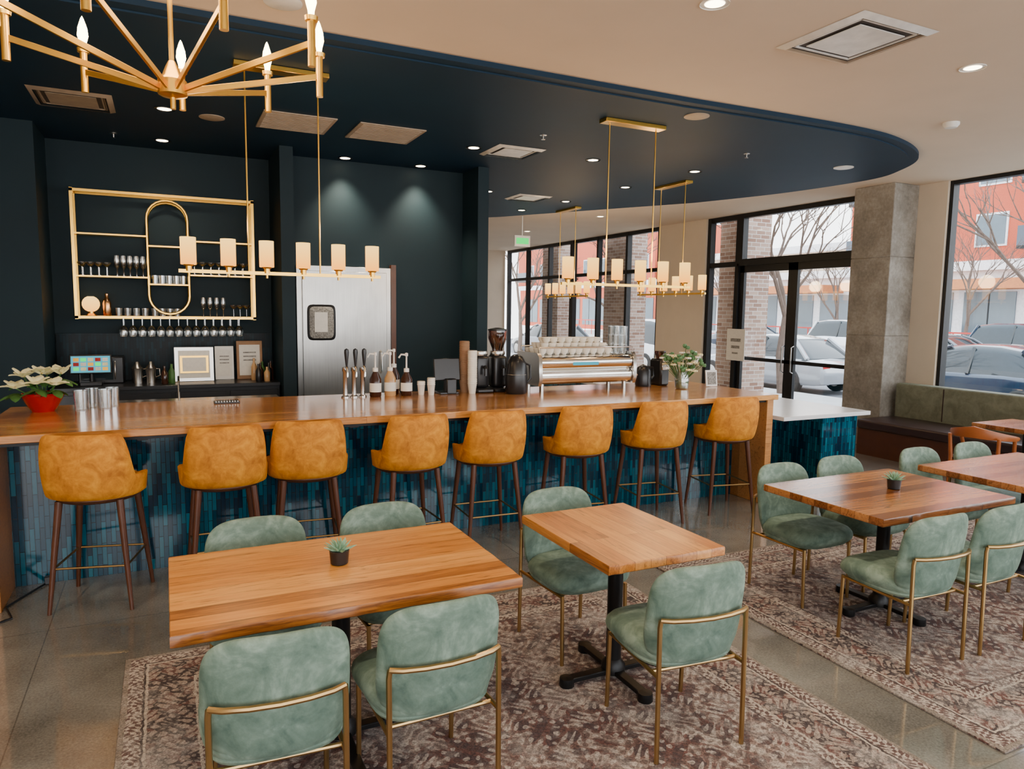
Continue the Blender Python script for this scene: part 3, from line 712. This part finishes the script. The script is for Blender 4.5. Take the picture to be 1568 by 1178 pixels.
def chandelier(loc):
    b=B(); zt=ZC-loc[2]; R=.545; A0=5
    b.cyl((0,0,.08),(0,0,zt),.009,'gold',seg=10); b.lathe([(.07,zt-.03),(.07,zt)],(0,0,0),'gold')
    b.lathe([(.001,-.05),(.010,-.05),(.010,-.01),(.04,-.005),(.05,.0),(.05,.05),(.035,.065),(.022,.10),(.012,.12)],(0,0,0),'gold',20)
    for k in range(9):
        a=math.radians(A0+40*k); d=Vector((math.sin(a),math.cos(a),0))
        v=d*R+Vector((0,0,.16))-(d*.04+Vector((0,0,.02)))
        rot=v.to_track_quat('X','Z').to_matrix().to_4x4()
        b.box((d*.04+Vector((0,0,.02))+v/2),(v.length,.010,.022),'gold',.001,R=rot)
        c=d*R; b.cyl(c+Vector((0,0,.08)),c+Vector((0,0,.25)),.014,'gold',seg=14); b.lathe([(.022,.235),(.024,.25)],c,'gold',14)
    o=b.obj("chandelier",loc)
    s=B()
    for k in range(9):
        a=math.radians(A0+40*k); c=Vector((math.sin(a),math.cos(a),0))*R
        s.lathe([(.010,.25),(.012,.27),(.020,.30),(.017,.33),(.006,.365),(.001,.375)],c,'bulb',12)
    so=s.obj("candle_bulbs"); so.parent=o
    l=bpy.data.lights.new("chandelier_glow","POINT"); l.energy=35; l.color=(1,.72,.40); l.shadow_soft_size=.3; lo=bpy.data.objects.new("chandelier_glow",l); COL.objects.link(lo); lo.parent=o; lo.location=(0,0,.45)
chandelier((.055,3.0,2.61))
# ================================================================= CEILING FIXTURES
def downlight(x,y,z,e=55,trim='ventw',cone=115):
    b=B(); b.lathe([(.085,-.006),(.085,0),(.062,0),(.055,-.004)],(0,0,0),trim,24,False); b.lathe([(.001,-.003),(.058,-.003)],(0,0,0),'dl',24,False); b.obj("downlight",(x,y,z-.0005))
    l=bpy.data.lights.new("downlight_spot","SPOT"); l.energy=e; l.color=(1,.81,.58); l.spot_size=math.radians(cone); l.spot_blend=.9; l.shadow_soft_size=.06
    lo=bpy.data.objects.new("downlight_lamp",l); COL.objects.link(lo); lo.location=(x,y,z-.03)
for x,y in ((.06,7.15),(.04,8.50),(3.02,7.2),(4.45,7.1),(4.3,9.7),(5.6,11.2),(5.75,9.95),(5.8,8.4),(5.88,7.05),(-2,6.5)): downlight(x,y,ZN,60,'blackpl')
for x,y in ((1.93,8.42),(2.84,8.42)): downlight(x,y,ZN,190,'blackpl',88)
for x,y in ((2.89,3.35),(5.23,3.32),(.5,1.2),(2.9,1.2),(5.2,1.2),(-1.6,3.3),(-1.6,1.2),(7.6,3.3),(7.6,1.2),(.5,-1.4),(2.9,-1.4),(5.2,-1.4),(7.4,11.5),(7.4,14.5),(5.5,16.5)): downlight(x,y,ZC,125)
def vent(x,y,z,s,mat,diff=True,name="ceiling_vent"):
    b=B()
    if diff:
        h=s/2
        for k,(o,i,zo,zi) in enumerate(((1,.86,0,-.012),(.80,.66,-.002,.03))):
            for a in range(4):
                R=Matrix.Rotation(a*pi/2,3,'Z')
                vs=[R@Vector(p) for p in ((-h*o,-h*o,zo-.003),(h*o,-h*o,zo-.003),(h*i,-h*i,zi-.012),(-h*i,-h*i,zi-.012))]
                b.add(vs,[(0,1,2,3)],mat,False)
        b.box((0,0,-.001),(s*.86,s*.86,.002),'ventd'); b.box((0,0,-.012),(s*.60,s*.60,.006),mat,.001)
        for a in range(4):
            R=Matrix.Rotation(a*pi/2,4,'Z'); c=R@Vector((0,h*.74,-.006)); b.box(c,(s*.72,.012,.008),mat,R=R)
    else:
        b.box((0,0,-.006),(s,s,.012),mat,.002)
        for k in range(14): b.box((0,-s*.44+k*s*.88/13,-.014),(s*.9,.008,.006),mat)
    b.obj(name,(x,y,z-.001))
vent(-.63,7.2,ZN,.6,'grille'); vent(1.16,7.05,ZN,.64,'grille',False,"return_air_grille"); vent(2.01,7.05,ZN,.64,'grille',False,"return_air_grille")
vent(3.46,7.17,ZN,.55,'ventw'); vent(5.06,9.9,ZN,.55,'ventw'); vent(4.05,3.35,ZC,.68,'ventw')
for x,y,z,m in ((.45,7.25,ZN,'grille'),(4.25,5.1,ZN,'grille'),(7.2,6.0,ZN,'ventw'),(.68,4.5,ZC,'ventw')):
    b=B(); b.lathe([(.11,0),(.11,-.006),(.09,-.012),(.001,-.013)],(0,0,0),m,28); b.obj("ceiling_speaker",(x,y,z-.0005))
for x,y,z in ((-.4,8.4,ZN),(3.4,6.35,ZN),(5.7,6.0,ZN)):
    b=B(); b.lathe([(.035,0),(.035,-.004),(.01,-.008),(.008,-.04),(.02,-.045),(.001,-.047)],(0,0,0),'steel',14); b.obj("fire_sprinkler",(x,y,z-.0005))
b=B(); b.lathe([(.07,0),(.07,-.02),(.05,-.045),(.001,-.05)],(0,0,0),'white',24); b.obj("smoke_detector",(6.54,4.31,ZC-.0005))
b=B(); b.box((0,0,0),(.32,.03,.2),'white',.004); b.box((0,-.017,0),(.25,.004,.11),'exit'); b.cyl((0,0,.1),(0,0,ZN-3.1),.01,'white'); b.obj("exit_sign",(5.97,11.9,3.10))
# ================================================================= EXTERIOR
GZ=-.17
b=B(); b.b2(9.6,13.6,-25,45,GZ-.1,GZ+.14,'sidewalk'); b.obj("sidewalk")
b=B(); b.b2(13.6,31,-25,45,GZ-.1,GZ,'asphalt'); b.obj("street_ground")
b=B(); b.b2(31,40,-25,60,GZ-.1,GZ+.12,'sidewalk'); b.obj("far_sidewalk_ground")
b=B()
for y0,y1 in ((10.15,10.85),(14.0,14.9),(17.2,18.1)): b.b2(9.75,10.35,y0,y1,GZ+.14,4.6,'brick')
b.obj("brick_pier")
def car(loc,rz,paint,suv=False,name="parked_car"):
    b=B(); H=1.02 if suv else .92; T=1.75 if suv else 1.45
    st=[(-2.32,.45,.62,.72),(-2.27,.30,.80,.82),(-2.1,.26,H-.08,.88),(-1.7,.24,H-.02,.91),(-1.0,.22,H,.93),(0,.22,H-.01,.93),(.9,.22,H-.02,.93),(1.3,.23,H-.07,.92),(1.8,.25,H-.14,.90),(2.1,.28,H-.22,.86),(2.27,.32,.66,.78),(2.34,.42,.56,.66)]
    rs=[]
    for x,zb,zt,w in st:
        rs.append([(x,-w*.92,zb),(x,-w*.99,zb+.08),(x,-w,(zb+zt)*.5),(x,-w*.975,zt-.09),(x,-w*.93,zt-.03),(x,-w*.84,zt),(x,0,zt+.02),(x,w*.84,zt),(x,w*.93,zt-.03),(x,w*.975,zt-.09),(x,w,(zb+zt)*.5),(x,w*.99,zb+.08),(x,w*.92,zb)])
    b.rings(rs,paint)
    gs=[(-2.0 if suv else -1.85,H-.02,.78),(-1.7 if suv else -1.25,T-.09,.64),(-1.2 if suv else -.8,T-.015,.63),(-.3,T,.63),(.15,T-.05,.62),(.45,T-.16,.64),(1.15,H-.04,.80)]
    def ring(x,z,w,g):
        zb=H-.06; k=max(0,(z-zb)); wl=.86
        return [(x,-wl-g,zb),(x,-(w+(wl-w)*.25)-g,zb+k*.75),(x,-w*.92-g,zb+k*.95),(x,-w*.7,z+g),(x,w*.7,z+g),(x,w*.92+g,zb+k*.95),(x,(w+(wl-w)*.25)+g,zb+k*.75),(x,wl+g,zb)]
    b.rings([ring(x,z,w,0) for x,z,w in gs],'carglass')
    rs=[]
    for x,z,w in gs[1:5]: rs.append([(x,-w*.93,z-.10),(x,-w*.90,z-.03),(x,-w*.7,z+.012),(x,w*.7,z+.012),(x,w*.90,z-.03),(x,w*.93,z-.10)])
    b.rings(rs,paint)
    for sy in (-1,1):
        b.tube([(gs[0][0],sy*.80,H-.03),(gs[1][0],sy*.60,T-.08)],.055,paint,6); b.tube([(1.12,sy*.80,H-.04),(.45,sy*.62,T-.15),(.12,sy*.58,T-.05)],.035,paint,6); b.tube([(-.38,sy*.88,H-.03),(-.36,sy*.64,T-.06)],.035,'carglass',6)
    for sx in (-1.4,1.42):
        for sy in (-1,1):
            R=Matrix.Rotation(pi/2,3,'X')
            b.lathe([(.001,-.11),(.30,-.11),(.33,-.08),(.33,.08),(.30,.11),(.001,.11)],(sx,sy*.84,.33),'tire',22,R=R); b.lathe([(.001,-.122),(.20,-.122),(.21,-.10),(.21,.10),(.20,.122),(.001,.122)],(sx,sy*.84,.33),'steel',16,R=R)
    for sy in (-1,1): b.box((2.2,sy*.58,.64),(.14,.28,.10),'drink',.02); b.box((-2.27,sy*.62,.74),(.06,.26,.14),'taillight',.02); b.box((.85,sy*.97,H+.02),(.12,.14,.1),paint,.03)
    b.obj(name,loc,rz)
P={}
for n,c in (('dark',(.012,.03,.06)),('silver',(.45,.47,.50)),('white',(.75,.76,.78)),('grey',(.10,.11,.13))): P[n]=plain("car_paint_"+n,c,.15,.2,.03,1,Coat_Weight=.8,Coat_Roughness=.03)
car((15.0,9.0,GZ),pi/2,P['dark']); car((15.0,14.4,GZ),pi/2,P['silver']); car((15.0,20.4,GZ),pi/2,P['white'],True)
car((21.5,13.8,GZ),-pi/2,P['grey']); car((28.5,22.5,GZ),-pi/2,P['white'],True); car((28.5,15.0,GZ),-pi/2,P['dark'],True); car((28.5,29,GZ),-pi/2,P['dark']); car((15.0,3.2,GZ),pi/2,P['white'])
car((15,27,GZ),pi/2,P['grey']); car((28.5,38,GZ),-pi/2,P['silver'])
def building(x,y0,y1,h,base,upper,name,orange=False):
    b=B(); b.b2(x,x+10,y0,y1,GZ+.12,4.5,base); b.b2(x-.3,x+10,y0,y1,4.5,h,upper); b.b2(x-.6,x,y0,y1,4.2,4.7,'facwhite')
    if orange: b.b2(x-2.2,x-.3,y0+1,y1-1,3.2,3.7,'awn')
    n=int((y1-y0)/3.2)
    for i in range(n):
        yc=y0+1.7+i*3.2
        b.b2(x-.06,x+.02,yc-1.3,yc+1.3,.4,3.1,'facglass'); b.b2(x-.08,x-.02,yc-.03,yc+.03,.4,3.1,'frameblk')
        z=5.4; k=0
        while z<h-2:
            b.b2(x-.36,x-.28,yc-.8,yc+.8,z,z+1.7,'facwhite'); b.b2(x-.40,x-.34,yc-.7,yc+.7,z+.1,z+1.6,'facglass')
            if i%3==1:
                b.b2(x-1.5,x-.3,yc-1.3,yc+1.3,z-.3,z-.15,'frameblk'); b.b2(x-1.5,x-1.45,yc-1.3,yc+1.3,z-.15,z+.8,P['dark'])
            z+=3.1; k+=1
    b.b2(x-.4,x+10,y0,y1,h,h+.5,'facwhite')
    b.obj(name)
building(38,-6,14,12,'facbeige','facwhite',"beige_building",True)
building(38.5,14.5,31,13.5,'facwhite','facred',"red_brick_building",True)
building(40,31.5,52,6.0,'facwhite','facbeige',"white_building",True)
building(40,52.5,80,10,'facred','facred',"brick_building")
b=B()
for y in range(0,60,1):
    b.cyl((31.6,y,GZ+.12),(31.6,y,1.1),.03,'redrail',seg=6)
b.b2(31.57,31.63,0,59,1.05,1.12,'redrail'); b.b2(31.57,31.63,0,59,.5,.54,'redrail'); b.obj("street_railing")
def tree(loc,seed,h=7):
    rd=random.Random(seed); b=B()
    def br(p,d,L,r,dep):
        q=p+d*L; mid=p+d*L*.5+Vector((rd.uniform(-1,1),rd.uniform(-1,1),0))*L*.06
        b.tube([p,mid,q],[r,r*.85,r*.65],'bark',5 if dep>1 else 7,cap=False)
        if dep>=6: return
        for k in range(3 if dep<4 else 2):
            nd=(d+Vector((rd.uniform(-1,1),rd.uniform(-1,1),rd.uniform(-.25,.6)))*.75).normalized()
            br(q if k else p+d*L*.75,nd,L*rd.uniform(.62,.8),r*.58,dep+1)
    br(Vector((0,0,0)),Vector((0,0,1)),h*.3,.10,0); b.obj("bare_tree",loc)
for i,(x,y) in enumerate(((13.0,6.6),(13.0,12.2),(13.0,18.5),(13.0,26))): tree((x,y,GZ+.14),20+i,6.0)
for i,(x,y) in enumerate(((32.6,20),(32.6,27),(32.6,36),(32.6,12))): tree((x,y,GZ+.12),40+i,6.5)
# ================================================================= WORLD
w=bpy.data.worlds.new("overcast_sky"); bpy.context.scene.world=w; w.use_nodes=True; nt=w.node_tree; bg=nt.nodes["Background"]
tc=nt.nodes.new("ShaderNodeTexCoord"); sp=nt.nodes.new("ShaderNodeSeparateXYZ"); rp=nt.nodes.new("ShaderNodeValToRGB")
nt.links.new(tc.outputs["Generated"],sp.inputs[0]); nt.links.new(sp.outputs[2],rp.inputs[0]); nt.links.new(rp.outputs[0],bg.inputs[0])
rp.color_ramp.elements[0].color=(1,1,1,1); rp.color_ramp.elements[1].color=(.70,.83,1,1); bg.inputs[1].default_value=6.8
# ================================================================= CAMERA
f=1090.;yaw=math.radians(26);pitch=math.radians(6);roll=math.radians(0.8)
fw=Vector((math.sin(yaw)*math.cos(pitch),math.cos(yaw)*math.cos(pitch),-math.sin(pitch)))
r0=Vector((math.cos(yaw),-math.sin(yaw),0)); u0=r0.cross(fw); r=r0*math.cos(roll)+u0*math.sin(roll); u=r.cross(fw)
mw=Matrix((( r.x,u.x,-fw.x,0),(r.y,u.y,-fw.y,0),(r.z,u.z,-fw.z,1.84),(0,0,0,1)))
cam=bpy.data.cameras.new("camera"); cam.lens=36*f/1568; cam.sensor_width=36; cam.sensor_fit='HORIZONTAL'; cam.clip_start=.05; cam.clip_end=300
co=bpy.data.objects.new("camera",cam); COL.objects.link(co); co.matrix_world=mw
bpy.context.scene.camera=co
